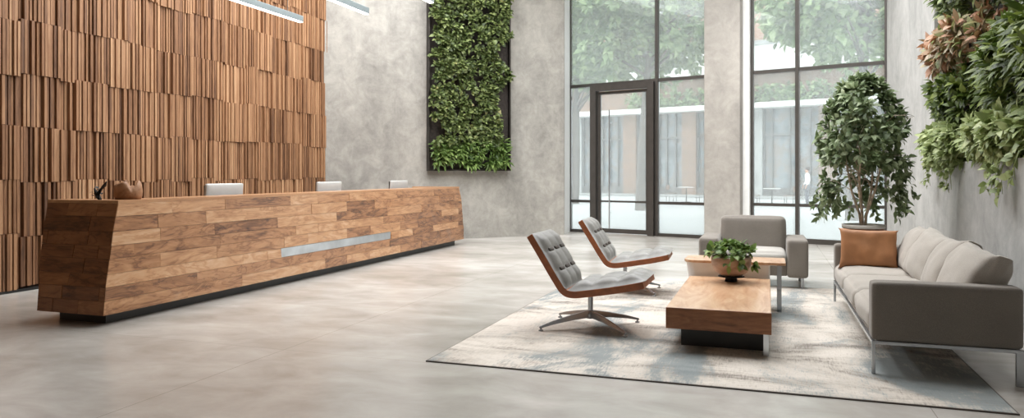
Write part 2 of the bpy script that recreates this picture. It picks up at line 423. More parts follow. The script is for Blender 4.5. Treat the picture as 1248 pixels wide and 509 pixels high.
# shallow vertical formwork joints cast in the wall
# right wall: low concrete ledge, planted recess above it, full-height end next to the glass
mb = MB(); RX = 2.15
mb.box(RX,-3.5,0,RX+.9,11.38,1.545); mb.box(RX+.62,-3.5,1.545,RX+.9,11.38,H); mb.box(RX,-3.5,5.2,RX+.62,11.38,H)
pr = fac(6.97,0)
mb.hexa([(RX,11.38),(RX+.9,11.38),(RX+.9,pr.y+.1),(RX,pr.y+.15)],[(RX,11.38),(RX+.9,11.38),(RX+.9,pr.y+.1),(RX,pr.y+.15)],0,H)
struct(mb.build('wall_right', M['conc_r']))
mb = MB(); mb.box(RX+.56,2,1.55,RX+.62,11.34,5.15); mb.box(RX+.3,11.28,1.55,RX+.6,11.375,5.15)
struct(mb.build('trim_3', M['felt']))
# pillar between the two windows, white jambs
mb = MB(); mb.m = FM; mb.box(3.49,-.3,0,4.26,.2,H); struct(mb.build('pillar', M['pillar'], bevel=.012))
mb = MB(); mb.m = FM; mb.box(4.262,-.12,0,4.40,.15,H); struct(mb.build('trim_4', M['white']))

def box_bar(parent, name, mat, u0, u1, v0, v1, z0, z1):
    m = MB(); m.box(u0,v0,z0,u1,v1,z1); return m.build(name, mat, parent, bevel=.004, seg=1)
def window(name, posts, rails, u0, u1, holes=()):
    r = bpy.data.objects.new(name, None); COL.objects.link(r); r.location = FO; r.rotation_euler = (0,0,FA); r['kind'] = 'structure'
    m = MB()
    for a, b in posts: m.box(a,-.05,0,b,.06,H)
    m.build('window_frame', M['bronze'], r)
    m = MB()
    for z0, z1, a, b in rails: m.box(a,-.035,z0,b,.045,z1)
    m.build('transom', M['bronze'], r)
    for a, b, z0, z1 in holes:
        m = MB(); m.box(a,0,z0,b,.012,z1); m.build('pane', M['glass'], r)
    return r
T0, T1 = 3.485, 3.555
window('window_1', [(0,.04),(2.25,2.32),(3.45,3.49)], [(T0,T1,.05,2.24),(T0,T1,2.33,3.44),(.72,.78,.05,.62),(.72,.78,2.33,3.44),(0,.07,.05,.6),(0,.07,2.33,3.44),(5.9,5.96,.05,2.24),(5.9,5.96,2.33,3.44)],
       0, 3.49, [(.05,.6,.07,.72),(.05,.6,.78,T0),(2.33,3.44,.07,.72),(2.33,3.44,.78,T0),(.05,2.24,T1,5.9),(2.33,3.44,T1,5.9),(.05,2.24,5.96,H),(2.33,3.44,5.96,H)])
window('window_2', [(4.41,4.45),(5.30,5.37),(6.93,6.97)], [(T0,T1,4.46,5.29),(T0,T1,5.38,6.92),(.74,.80,4.46,5.29),(.74,.80,5.38,6.92),(0,.1,4.46,5.29),(0,.1,5.38,6.92),(5.9,5.96,4.46,5.29),(5.9,5.96,5.38,6.92)],
       4.4, 6.97, [(4.46,5.29,.1,.74),(5.38,6.92,.1,.74),(4.46,5.29,.8,T0),(5.38,6.92,.8,T0),(4.46,5.29,T1,5.9),(5.38,6.92,T1,5.9),(4.46,5.29,5.96,H),(5.38,6.92,5.96,H)])
# the door
dr = bpy.data.objects.new('door_1', None); COL.objects.link(dr); dr.location = FO; dr.rotation_euler = (0,0,FA); dr['kind'] = 'structure'
m = MB(); m.box(.62,-.12,0,.77,.08,T0); m.box(2.09,-.12,0,2.24,.08,T0); m.box(.77,-.12,3.36,2.09,.08,T0); m.build('door_frame', M['bronze'], dr)
m = MB(); m.box(.79,-.03,.02,.85,.03,3.34); m.box(2.02,-.03,.02,2.08,.03,3.34); m.box(.85,-.03,3.28,2.02,.03,3.34); m.box(.85,-.03,.02,2.02,.03,.12); m.box(.85,-.025,.74,2.02,.025,.78)
m.build('door_leaf', M['bronze'], dr)
m = MB(); m.box(.85,0,.12,2.02,.012,.74); m.box(.85,0,.78,2.02,.012,3.28); m.build('door_glass', M['glass'], dr)
m = MB(); m.tube([(1.12,-.09,.12),(1.12,-.09,2.9)], .016, 10); m.tube([(1.12,-.09,.5),(1.12,0,.5)], .01, 8); m.tube([(1.12,-.09,2.6),(1.12,0,2.6)], .01, 8)
m.build('door_handle', M['steel'], dr)

# ---------------------------------------------------------------- reception desk
dk = thing('reception_desk', 'long tapering reception desk clad in reclaimed wood blocks on dark plinth', 'reception desk')
lv = [ # z, x back, x front, y near, y far
 (.10, -6.57, -5.75, 5.20, 13.74), (.36, -6.575, -5.75, 5.225, 13.73), (.42, -6.61, -5.76, 5.245, 13.72), (.85, -6.65, -5.775, 5.33, 13.69), (1.12, -6.68, -5.79, 5.40, 13.60)]
def at(z):
    for a, b in zip(lv, lv[1:]):
        if z <= b[0]+1e-6:
            t = (z-a[0])/(b[0]-a[0]); return [a[i]+(b[i]-a[i])*t for i in range(5)]
    return list(lv[-1])
# shell: front and ends are thick walls, staff side open with a lower worktop
core = MB()
for a, b in zip(lv, lv[1:]):
    def ring(q):
        i = .012
        return [(q[2]-i, q[3]+i), (q[2]-i, q[4]-i), (q[2]-.36, q[4]-i), (q[2]-.36, q[3]+i)]
    core.hexa(ring(a), ring(b), a[0], b[0])
    for s in (0, 1):
        def ring2(q):
            i = .012
            y0 = q[3]+i if s == 0 else q[4]-.28
            return [(q[2]-.34,y0),(q[2]-.34,y0+.27),(q[1]+i,y0+.27),(q[1]+i,y0)]
        core.hexa(ring2(a), ring2(b), a[0], b[0])
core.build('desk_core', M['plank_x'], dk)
def plank_rows():
    zs = [.10]; 
    while zs[-1] < 1.0: zs.append(zs[-1] + random.choice((.085,.10,.115,.13)))
    zs[-1] = 1.12; return zs
slot = (7.84, 10.7, .353, .47)
front = MB()
zr = [.10,.23,.353,.47,.61,.73,.86,1.0,1.12]
for i in range(len(zr)-1):
    za, zb = zr[i], zr[i+1]; qa, qb = at(za+.001), at(zb-.001)
    ys = qa[3] - random.uniform(0,.6); 
    while ys < qa[4]:
        L = random.uniform(.5,1.5); ye = ys+L
        for s0, s1 in ([(ys,ye)] if not (abs(za-.353) < .01 and ye > slot[0] and ys < slot[1]) else [(ys,min(ye,slot[0])),(max(ys,slot[1]),ye)]):
            if s1-s0 < .02: continue
            def cl(v, q): return max(q[3], min(q[4], v))
            a0, a1, b0, b1 = cl(s0,qa), cl(s1,qa), cl(s0,qb), cl(s1,qb)
            if s0 < qa[3]: a0, b0 = qa[3], qb[3]
            if s1 > qa[4]: a1, b1 = qa[4], qb[4]
            if a1-a0 < .02: continue
            e = random.uniform(0,.006); g = .0015
            front.add([(qa[2]+e,a0+g,za+g),(qa[2]+e,a1-g,za+g),(qb[2]+e,b1-g,zb-g),(qb[2]+e,b0+g,zb-g),
                       (qa[2]-.03,a0+g,za+g),(qa[2]-.03,a1-g,za+g),(qb[2]-.03,b1-g,zb-g),(qb[2]-.03,b0+g,zb-g)],
                      [(0,1,2,3),(7,6,5,4),(0,4,5,1),(3,2,6,7),(0,3,7,4),(1,5,6,2)], False)
        ys = ye
front.build('front_cladding', M['plank'], dk)
for s, nm in ((0,'end_cladding'),(1,'end_cladding')):
    en = MB()
    for i in range(len(zr)-1):
        za, zb = zr[i], zr[i+1]; qa, qb = at(za+.001), at(zb-.001)
        x = qa[1] - random.uniform(0,.3)
        while x < qa[2]:
            L = random.uniform(.25,.65); xe = x+L
            a0, a1 = max(x,qa[1]), min(xe,qa[2]-.001); b0, b1 = max(x,qb[1]), min(xe,qb[2]-.001)
            if x < qa[1]: b0 = qb[1]
            if xe > qa[2]: b1 = qb[2]-.001
            if a1-a0 > .02:
                e = random.uniform(0,.005)*(-1 if s == 0 else 1); ya = qa[3+s]+e; yb = qb[3+s]+e; t = .03*(1 if s == 0 else -1); g = .0015
                fs = [(0,1,2,3),(7,6,5,4),(0,4,5,1),(3,2,6,7),(0,3,7,4),(1,5,6,2)]
                en.add([(a0+g,ya,za+g),(a1-g,ya,za+g),(b1-g,yb,zb-g),(b0+g,yb,zb-g),(a0+g,ya+t,za+g),(a1-g,ya+t,za+g),(b1-g,yb+t,zb-g),(b0+g,yb+t,zb-g)], fs, False)
            x = xe
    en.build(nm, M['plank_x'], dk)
t = MB(); q = lv[-1]
t.box(q[2]-.36,q[3],1.12,q[2]+.004,q[4],1.15); t.box(q[1]-.004,q[3],1.12,q[2]-.36,q[3]+.28,1.15); t.box(q[1]-.004,q[4]-.28,1.12,q[2]-.36,q[4],1.15)
t.build('counter_top', M['desk_top'], dk)
t = MB(); t.box(-6.66,5.6,.70,-6.15,13.2,.74); t.build('worktop', M['desk_top'], dk)
t = MB(); t.box(-6.45,5.34,0,-5.87,13.56,.10); t.build('plinth', M['plinth'], dk)
t = MB(); t.box(-5.775,slot[0]+.003,slot[2]+.003,-5.757,slot[1]-.003,slot[3]-.003); t.build('metal_inlay', M['steel'], dk)['label'] = 'brushed steel strip set into the desk front'

# monitors on the worktop
mon_l = ['white computer monitor behind the desk, nearest of three, against the timber wall',
         'white computer monitor behind the desk, at the right end of the timber wall',
         'white computer monitor behind the desk, farthest of three, against bare concrete']
mo = thing('computer_monitor', mon_l[0], 'monitor', (-6.36,7.52,.74), 0, 'monitors behind the reception desk')
m = MB(); puff(m, .035,.66,.40,.014,(.004,0,0),0,8, M=Matrix.Translation((0,0,.345)) @ Matrix.Rotation(R(4),4,'Y')); m.build('monitor_back', M['monitor'], mo)
m = MB(); m.box(-.028,-.315,.165,-.018,.315,.525); m.build('screen', M['black'], mo)
m = MB(); m.box(-.0,-.05,.008,.03,.05,.3); m.build('stand_neck', M['monitor'], mo)
m = MB(); m.lathe([(0,0),(.12,0),(.12,.008),(0,.01)], 20); m.build('stand_base', M['monitor'], mo)
dup(mo, (-6.36,9.84,.74), 0, mon_l[1]); dup(mo, (-6.36,12.12,.74), 0, mon_l[2])

# ornament on the counter end: a rough wooden vessel and a black twig figure
m = MB(); n = 20; vs = []; prof = [(.02,0),(.115,0),(.125,.03),(.128,.07),(.12,.10),(.10,.12),(.085,.115),(.05,.06),(.0,.05)]
for i,(r_,z_) in enumerate(prof):
    for k in range(n):
        a_ = 2*math.pi*k/n; j = .035*noise.noise(Vector((math.cos(a_)*2, math.sin(a_)*2, 3))) if i in (3,4,5,6) else 0
        vs.append((r_*math.cos(a_)*1.0, r_*math.sin(a_)*.9, z_ + j*2 + (.02*math.sin(3*a_) if i in (4,5,6) else 0)))
m.add(vs, [(i*n+k, i*n+(k+1)%n, (i+1)*n+(k+1)%n, (i+1)*n+k) for i in range(len(prof)-1) for k in range(n)], True)
o = m.build('wooden_bowl', M['ornament']); o.location = (-6.02,5.74,1.15); o.scale = (1.08,1.08,1.2)
tagp(o, 'rough brown wooden bowl with a jagged rim on the near end of the desk', 'bowl')
m = MB(); rs = random.Random(5)
m.tube([(0,0,.0),(-.02,0,.03),(-.05,.01,.055),(-.06,0,.1)], [.014,.018,.016,.006], 7)
m.tube([(-.03,0,.04),(.0,.01,.09),(.05,0,.125),(.07,0,.155)], [.016,.01,.014,.004], 7)
for k in range(22):
    d = Vector((rs.uniform(-1,1), rs.uniform(-.6,.6), rs.uniform(-.3,1))); m.leaf((rs.uniform(-.06,0), rs.uniform(-.02,.02), rs.uniform(.02,.1)), d, (0,0,1), .04, .025)
o = m.build('twig_ornament', M['black']); o.location = (-6.12,5.50,1.15); o.scale = (1.2,1.2,1.15); tagp(o, 'small black twisted twig ornament left of the wooden bowl', 'ornament')

# ---------------------------------------------------------------- pendant lights
def pendant(label, x, y, L=3.6):
    t = thing('linear_pendant_light', label, 'pendant light', (x, y, 3.7), 0, 'linear pendants above the reception desk')
    m = MB(); m.box(-.07,-L,.012,0,0,.10); m.build('housing', M['lamp_body'], t, bevel=.004, seg=1)
    m = MB(); m.box(-.064,-L+.01,0,-.006,-.01,.014); m.build('diffuser', M['lamp'], t)
    for yy in (-.35, -L+.35):
        m = MB(); m.tube([(-.035,yy,.10),(-.035,yy,H-3.7)], .003, 6); m.build('cable', M['steel'], t)
    return t
pendant('slim white linear pendant light in front of the timber wall', -6.66, 9.62)
pendant('slim white linear pendant light ending over bare concrete, middle of three', -5.43, 9.45)
pendant('short visible tip of a linear pendant light beside the far green panel', -4.24, 9.1)

# ---------------------------------------------------------------- foliage
def cluster(mb, c, out, n, L, W, spread=1.0, droop=.35, rs=random):
    out = Vector(out).normalized()
    for _ in range(n):
        d = Vector((rs.gauss(0,1), rs.gauss(0,1), rs.gauss(0,1))).normalized()*spread + out*.8
        d.z -= droop*rs.random(); d.normalize()
        l = L*rs.uniform(.65,1.25)
        p = Vector(c) + d*l*.25
        nn = (out + Vector((rs.gauss(0,.35), rs.gauss(0,.35), .6+rs.gauss(0,.3))))
        mb.leaf(p, d, nn, l, W*rs.uniform(.75,1.2), rs.uniform(.1,.35))
# far living wall panel on the diagonal wall (u 2.05..3.95 from old origin, shifted by start)
off = math.hypot(.5,.457)
pu0, pu1, pz0, pz1 = 2.16+off-.06, 4.03+off-.04, 1.47, 5.8
pc = DM @ Vector(((pu0+pu1)/2, 0, 0))
lw_ = thing('living_wall_panel', 'tall framed panel of green plants on the far concrete wall', 'living wall', (pc.x, pc.y, 0), ang)
hw = (pu1-pu0)/2
m = MB(); m.box(-hw,-.16,pz0,-hw+.03,0,pz1); m.box(hw-.03,-.16,pz0,hw,0,pz1); m.box(-hw+.03,-.16,pz0,hw-.03,0,pz0+.03); m.box(-hw+.03,-.16,pz1-.03,hw-.03,0,pz1)
m.build('panel_frame', M['dark_steel'], lw_)
m = MB(); m.box(-hw+.03,-.06,pz0+.03,hw-.03,-.005,pz1-.03); m.build('growing_mat', M['felt'], lw_)
rs = random.Random(3)
gaps = [(.82,4.05,.28,.22), (.86,2.95,.30,.5), (.12,3.4,.14,.2), (.88,2.4,.2,.3), (-.1,4.6,.1,.12), (-.8,2.3,.15,.2)]
m = MB(); placed = 0
for _ in range(760):
    u = rs.uniform(-hw+.03, hw-.04); z = rs.uniform(pz0+.62, pz1-.1)
    if any(((u-g[0])/g[2])**2+((z-g[1])/g[3])**2 < 1 for g in gaps): continue
    d = .08 + .26*(.5+.5*noise.noise(Vector((u*4.2, z*4.2, 1)))) + rs.uniform(0,.05)
    cluster(m, (u*.97,-d,z), (0,-1,.25), 10, .105, .075, .8, .5, rs)
tagp(m.build('broad_leaf_foliage', M['leaf_wall'], lw_), kind='stuff')
m = MB()
for _ in range(110):
    u = rs.uniform(-hw+.06, hw-.06); z = rs.uniform(pz0+.14, pz0+.62)
    cluster(m, (u*.93,-.12-rs.uniform(0,.08),z), (0,-1,.5), 11, .17, .05, .9, .6, rs)
tagp(m.build('fern_foliage', M['leaf_fern'], lw_, ), 'long strap-leaved ferns along the bottom', kind='stuff')

# plants in the right-hand recess
def hang_plant(name, label, mat, y0, y1, z0, z1, x0, x1, nc, nl, L, W, droop=.5, seed=1, trail=0, cat='plant', core=True):
    rs = random.Random(seed); yc = (y0+y1)/2
    t = thing(name, label, cat, (RX+.42, yc, max(1.55, z0)), 0)
    bz = max(1.55, z0)
    m = MB(); k = 0; ry = (y1-y0)/2; cz = (z0+z1)/2; rz_ = (z1-z0)/2
    while k < nc:
        a, b = rs.uniform(-1,1), rs.uniform(-1,1)
        if abs(a)**3+abs(b)**3 > 1: continue
        lump = .5+.5*noise.noise(Vector((a*ry*1.7+seed, b*rz_*2.5, seed)))
        dx = (1-abs(a)**4)*(1-abs(b)**3)
        x = x1 + (x0-x1)*max(0, dx)*(.55+.45*lump)
        c = Vector((x + rs.uniform(0,.1), yc+a*ry, cz+b*rz_)) - Vector(t.location)
        cluster(m, c, (-1,-.3,.1), nl, L, W, .95, droop, rs); k += 1
    st = MB()
    for j in range(7):
        yy = rs.uniform(-ry*.8, ry*.8)
        st.tube([(0,0,0),(-.02,yy*.1,.03),(0,yy*.4,.01)], [.014,.013,.012], 5)
        st.tube([(0,yy*.4,.01),(-.1,yy*.7,.1+rz_*.5),(-.22,yy,rz_*.9)], [.012,.009,.004], 5)
    for j in range(trail):
        yy = rs.uniform(-ry*.85, ry*.85); ln = rs.uniform(.12,.42); p = Vector((x0-RX-.42+.12, yy, 0))
        pts = [Vector((-.3,yy*.9,.12)), Vector((-.5,yy,.05)), Vector((-.54,yy,-ln*.4)), Vector((-.52,yy+.03,-ln))]
        vn = MB(); vn.tube(pts, [.006,.005,.004,.002], 5); vn.build('vine', M['leaf_pale'], t)
        for q_ in range(int(ln*60)):
            s_ = rs.random(); pp = pts[1].lerp(pts[3], s_); cluster(m, pp+Vector((-.02,0,0)), (-1,0,-.3), 1, L*.7, W*.8, .8, .9, rs)
    tagp(m.build('foliage', mat, t), kind='stuff'); st.build('stem', M['bark'], t)
    return t
hang_plant('trailing_plant', 'pale green trailing plant spilling over the far corner of the concrete ledge', M['leaf_pale'], 9.5, 11.75, 1.42, 2.12, 1.84, 2.5, 240, 8, .12, .075, .6, 11, 6)
hang_plant('trailing_plant', 'pale green broad-leaved plant on the ledge at the right picture edge', M['leaf_pale'], 7.3, 9.7, 1.5, 2.05, 1.88, 2.5, 230, 8, .13, .08, .6, 12, 4)
hang_plant('trailing_plant', 'pale leafy plant on the ledge right above the sofa back', M['leaf_pale'], 4.6, 7.3, 1.52, 1.95, 1.95, 2.5, 110, 7, .15, .085, .6, 13, 2)
hang_plant('leafy_shrub', 'dense dark green shrub growing above the far pale trailing plant', M['leaf_dark'], 9.3, 11.55, 1.98, 2.75, 1.94, 2.5, 170, 9, .12, .07, .4, 14)
hang_plant('broad_leaf_plant', 'dark glossy plant with long pointed leaves at upper right', M['leaf_dark'], 6.6, 9.4, 2.0, 3.0, 1.98, 2.5, 230, 7, .17, .06, .5, 15)
hang_plant('coloured_leaf_plant', 'plant with orange and pink leaves high on the planted wall', M['leaf_pink'], 9.1, 11.7, 2.68, 3.3, 1.86, 2.5, 110, 7, .16, .085, .5, 16)
hang_plant('climbing_plant', 'mid green bushy plant topping the planted wall above the pink leaves', M['leaf_wall'], 8.6, 11.5, 3.25, 4.3, 1.95, 2.5, 190, 8, .14, .08, .4, 17)
hang_plant('climbing_plant', 'deep green plant in the top right corner of the planted wall', M['leaf_dark'], 5.6, 8.6, 2.9, 4.0, 2.12, 2.5, 130, 8, .16, .09, .4, 18)

# ---------------------------------------------------------------- indoor tree
TX, TY = 1.12, 10.0
tr = thing('indoor_tree', 'multi-stemmed indoor tree in a brown pot behind the sofa end', 'tree', (TX, TY, 0)); PZ = .02
m = MB(); m.lathe([(0,0),(.17,0),(.20,.03),(.235,.72),(.225,.755),(.20,.755),(.195,.68)], 28); m.build('pot', M['pot'], tr)
m = MB(); m.lathe([(.236,.74),(.245,.745),(.245,.785),(.205,.785),(.20,.74)], 28); m.build('pot_rim', M['potrim'], tr)
m = MB(); m.lathe([(0,.725),(.1,.735),(.2,.72)], 20); m.build('soil', M['soil'], tr)
rs = random.Random(21); tips = []; st = MB()
for k in range(5):
    a_ = 2*math.pi*k/5+.5; r1 = rs.uniform(.16,.3)
    p = [Vector((.02*math.cos(a_), .02*math.sin(a_), .70)), Vector((.04*math.cos(a_), .04*math.sin(a_), .9)), Vector((r1*.6*math.cos(a_), r1*.6*math.sin(a_), 1.2)), Vector((r1*.9*math.cos(a_+.2), r1*.9*math.sin(a_+.2), 1.6)), Vector((r1*1.1*math.cos(a_), r1*1.1*math.sin(a_), 2.1))]
    st.tube(p, [.018,.016,.013,.010,.005], 7)
    for j in range(9):
        s_ = .35+.65*j/9; base = p[2].lerp(p[4], (j/9)); an = rs.uniform(0,2*math.pi); ln = rs.uniform(.2,.42)
        e = base + Vector((math.cos(an)*ln, math.sin(an)*ln, rs.uniform(.0,.3)))
        st.tube([base, base.lerp(e,.5)+Vector((0,0,.05)), e], [.006,.004,.002], 5); tips.append(e)
st.build('stem', M['bark'], tr)
m = MB(); k = 0
def crown_r(z):   # radius by height, 1.05..2.58
    t_ = (z-1.0)/1.6
    return .52*max(0, math.sin(math.pi*min(1, t_*.92+.10)))**.55
while k < 640:
    z = rs.uniform(1.05, 2.55); rr = crown_r(z); q_ = rs.random()**.5; a_ = rs.uniform(0, 2*math.pi); x_, y_ = rr*q_*math.cos(a_), rr*q_*math.sin(a_)
    if z < 1.5 and (q_ < .78 or y_ < -.6*rr): continue
    if noise.noise(Vector((x_*3.2, y_*3.2, z*3.2))) < -.24: continue
    cluster(m, (x_, y_, z), (x_, y_, .15), 6, .095, .058, .9, .8, rs); k += 1
for j in range(34):   # hanging sprays at the lower edge
    a_ = R(-100) + rs.choice((-1,1))*rs.uniform(R(58), R(180)); r_ = rs.uniform(.34,.52); x_, y_ = r_*math.cos(a_), r_*math.sin(a_); z = rs.uniform(1.0,1.35)
    for i in range(5): cluster(m, (x_*(1+.02*i), y_*(1+.02*i), z-.04*i), (x_, y_, -.4), 2, .095, .048, .8, 1.0, rs)
tagp(m.build('crown', M['leaf_ficus'], tr), kind='stuff')

# ---------------------------------------------------------------- rug
m = MB(); m.box(-2.40,5.03,0,1.38,9.75,.012); rug = m.build('area_rug', M['rug'], bevel=.003, seg=1)
tagp(rug, 'large distressed beige and blue-grey rug under the seating group', 'rug')
m = MB(); m.box(-2.408,5.022,0,1.388,5.03,.009); m.box(-2.408,9.75,0,1.388,9.758,.009); m.box(-2.408,5.03,0,-2.40,9.75,.009); m.box(1.38,5.03,0,1.388,9.75,.009)
m.build('rug_edging', M['seam'], rug)
RZ = .012

# ---------------------------------------------------------------- lounge chairs
def smooth_path(P, n=6):
    out = []
    for i in range(len(P)-1):
        p0, p1, p2, p3 = P[max(i-1,0)], P[i], P[i+1], P[min(i+2,len(P)-1)]
        for k in range(n):
            t = k/n
            out.append(tuple(.5*((2*p1[j])+(-p0[j]+p2[j])*t+(2*p0[j]-5*p1[j]+4*p2[j]-p3[j])*t*t+(-p0[j]+3*p1[j]-3*p2[j]+p3[j])*t**3) for j in range(2)))
    out.append(P[-1]); return out
SP = smooth_path([(-.485,.84),(-.36,.64),(-.225,.425),(-.165,.352),(-.09,.332),(.02,.345),(.28,.39),(.46,.428),(.53,.446)], 6)
def nrm2(P, i):
    a, b = P[max(i-1,0)], P[min(i+1,len(P)-1)]; d = Vector((b[0]-a[0], b[1]-a[1])).normalized()
    return Vector((-d.y, d.x))
WD = .63
def sweep(mb, P, o0, o1, y0, y1):
    vs = []; n = len(P)
    for i, p in enumerate(P):
        nn = nrm2(P, i)
        for o, y in ((o0,y0),(o1,y0),(o1,y1),(o0,y1)): vs.append((p[0]+nn.x*o, y, p[1]+nn.y*o))
    fs = [(3,2,1,0), tuple(4*(n-1)+k for k in range(4))]
    for i in range(n-1):
        for k in range(4): fs.append((i*4+k, i*4+(k+1)%4, (i+1)*4+(k+1)%4, (i+1)*4+k))
    mb.add(vs, fs, True)
def pad(mb, P, o0, th, y0, y1, cells_s, cells_w, nu=None):
    """tufted cushion along the path"""
    n = len(P); L = [0]
    for i in range(1,n): L.append(L[-1]+math.hypot(P[i][0]-P[i-1][0], P[i][1]-P[i-1][1]))
    ns, nw = cells_s*8, cells_w*8; vs = []
    def pt(s):
        s = min(max(s,0), L[-1]*.99999); i = max(k for k in range(n) if L[k] <= s); i = min(i, n-2); t = (s-L[i])/(L[i+1]-L[i])
        p = Vector(P[i]).lerp(Vector(P[i+1]), t); nn = nrm2(P,i).lerp(nrm2(P,i+1), t).normalized(); return p, nn
    for side in (0, 1):
        for a in range(ns+1):
            p, nn = pt(L[-1]*a/ns)
            for b in range(nw+1):
                cs, cw = a/8, b/8
                h = (abs(math.sin(math.pi*cs))**.45)*(abs(math.sin(math.pi*cw))**.45)
                er = min(1, min(a, ns-a)/4)**.5*min(1, min(b, nw-b)/2.5)**.5
                tt = o0 if side == 0 else o0 + er*th*(.62+.38*h)
                y = y0+(y1-y0)*b/nw
                vs.append((p.x+nn.x*tt, y, p.y+nn.y*tt))
    W = nw+1; N = (ns+1)*W; fs = []
    for a in range(ns):
        for b in range(nw):
            i = a*W+b; fs.append((N+i, N+i+W, N+i+W+1, N+i+1)); fs.append((i, i+1, i+W+1, i+W))
    for a in range(ns):
        i = a*W; fs.append((i, i+W, N+i+W, N+i)); i = a*W+nw; fs.append((i, N+i, N+i+W, i+W))
    for b in range(nw):
        fs.append((b, N+b, N+b+1, b+1)); i = ns*W+b; fs.append((i, i+1, N+i+1, N+i))
    mb.add(vs, fs, True); return pt, L[-1]
ch = thing('lounge_chair', 'grey cushioned brown leather swivel lounge chair nearest the camera', 'lounge chair', (-1.52,6.62,RZ), 0, 'armless swivel lounge chairs')
m = MB(); sweep(m, SP, -.032, .030, -WD/2, WD/2); m.build('seat_shell', M['leather_b'], ch, bevel=.012, seg=2)
bi = 20
m = MB(); ptb, Lb = pad(m, SP[:19], .030, .060, -WD/2+.004, WD/2-.004, 3, 3); m.build('backrest_cushion', M['leather_g'], ch)
m = MB(); pts_, Ls = pad(m, SP[20:]+[(.552,.451)], .030, .078, -WD/2+.004, WD/2-.004, 3, 3); m.build('seat_cushion', M['leather_g'], ch)
for fr in (1/3, 2/3):
    for c_ in (-.19,.0,.19):
        p, nn = ptb(Lb*fr); p = p + nn*.074
        m = MB(); m.m = Matrix.Translation((p.x, c_, p.y)) @ Matrix.Rotation(R(-32),4,'Y')
        puff(m, .016,.12,.036,.006,(.004,0,0),0,4, M=m.m.copy() if False else None); m.build('tuft', M['seam'], ch)
m = MB(); m.tube([(.0,0,.10),(.0,0,.335)], .024, 16); m.tube([(0,0,.33),(0,0,.345)], .05, 16); m.build('column', M['chrome'], ch)
m = MB(); m.box(-.17,-.05,.322,.16,.05,.334); m.tube([(0,-.02,.31),(-.10,-.06,.305),(-.17,-.10,.30)], [.012,.014,.018], 10); m.build('tilt_mechanism', M['chrome'], ch)
m = MB(); m.lathe([(0,.075),(.035,.075),(.045,.09),(.04,.13),(.024,.15)], 16); m.build('hub', M['chrome'], ch)
for an in (R(41), R(139), R(221), R(319)):
    m = MB(); m.m = Matrix.Rotation(an, 4, 'Z'); L_ = .51
    pr_ = [(.02,.026,.085,.15),(.2,.021,.072,.118),(.38,.017,.048,.078),(L_,.011,.022,.04)]
    vs = []
    for x_, w_, zl, zh in pr_: vs += [(x_,-w_,zl),(x_,w_,zl),(x_,w_*.6,zh),(x_,-w_*.6,zh)]
    fs = [(3,2,1,0)] + [(i*4+k, i*4+(k+1)%4, (i+1)*4+(k+1)%4, (i+1)*4+k) for i in range(3) for k in range(4)] + [(12,13,14,15)]
    m.add(vs, fs, False); lg = m.build('leg', M['chrome'], ch, bevel=.004, seg=2)
    m = MB(); m.m = Matrix.Rotation(an, 4, 'Z'); m.lathe([(0,0),(.022,0),(.022,.008),(.008,.012),(.008,.026)], 12, .495, 0); m.build('foot_glide', M['chrome'], lg)
dup(ch, (-1.60,8.80,RZ), R(3), 'grey cushioned brown leather swivel lounge chair behind the nearer one, towards the door')

# ---------------------------------------------------------------- coffee table
ct = thing('coffee_table', 'low block-shaped wooden coffee table on the rug', 'coffee table', (-.36,6.87,RZ))
z0, z1 = .175, .342
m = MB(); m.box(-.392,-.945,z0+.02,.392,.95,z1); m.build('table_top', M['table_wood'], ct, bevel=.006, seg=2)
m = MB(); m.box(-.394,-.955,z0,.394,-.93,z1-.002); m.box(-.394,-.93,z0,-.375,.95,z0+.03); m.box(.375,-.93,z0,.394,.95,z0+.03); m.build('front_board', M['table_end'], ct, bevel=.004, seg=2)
m = MB(); m.box(-.30,-.72,0,.35,.75,z0+.02); m.build('shadow_block', M['plinth'], ct)  # dark block added where the table's own shadow falls
for x_, y_ in ((.355,-.86),(.355,.86),(-.30,.86)):
    m = MB(); m.box(x_-.02,y_-.04,0,x_+.02,y_+.04,z0+.025); m.build('leg', M['steel'], ct)
# footed bowl with plant
bz = RZ+z1
pb = thing('footed_bowl', 'round brown stone bowl on a dark foot standing on the coffee table', 'bowl', (-.33,7.55,bz))
m = MB(); m.lathe([(0,0),(.06,0),(.055,.03),(.06,.04),(.125,.045),(.125,.053),(0,.055)], 24); m.build('foot', M['black'], pb)
m = MB(); m.lathe([(0,.055),(.09,.056),(.15,.092),(.186,.16),(.192,.225),(.186,.245),(.176,.24),(.17,.19)], 32); m.build('bowl_body', M['bowlwood'], pb)
m = MB(); m.lathe([(0,.205),(.09,.21),(.172,.195)], 20); m.build('soil', M['soil'], pb)
bp = thing('potted_plant', 'low bright green leafy plant growing in the stone bowl', 'plant', (-.33,7.55,bz+.205))
m = MB(); st = MB(); rs = random.Random(8)
for k in range(46):
    a_ = rs.uniform(0,2*math.pi); r_ = .215*rs.random()**.5; h_ = .045+.075*(1-(r_/.22)**2)+rs.uniform(-.02,.03)
    c_ = Vector((r_*math.cos(a_), r_*math.sin(a_), h_)); st.tube([(c_.x*.3,c_.y*.3,0), (c_.x*.7,c_.y*.7,h_*.8), tuple(c_)], [.003,.002,.0015], 4)
    cluster(m, c_, (c_.x, c_.y, .18), 6, .075, .055, .8, .5, rs)
for k in range(8):
    a_ = R(-60+rs.uniform(-40,60)); cluster(m, (.2*math.cos(a_), .2*math.sin(a_), .0-rs.uniform(0,.05)), (math.cos(a_),math.sin(a_),-.4), 3, .07,.05,.6,.8,rs)
tagp(m.build('foliage', M['leaf_fern'], bp), kind='stuff'); st.build('stem', M['leaf_fern'], bp)

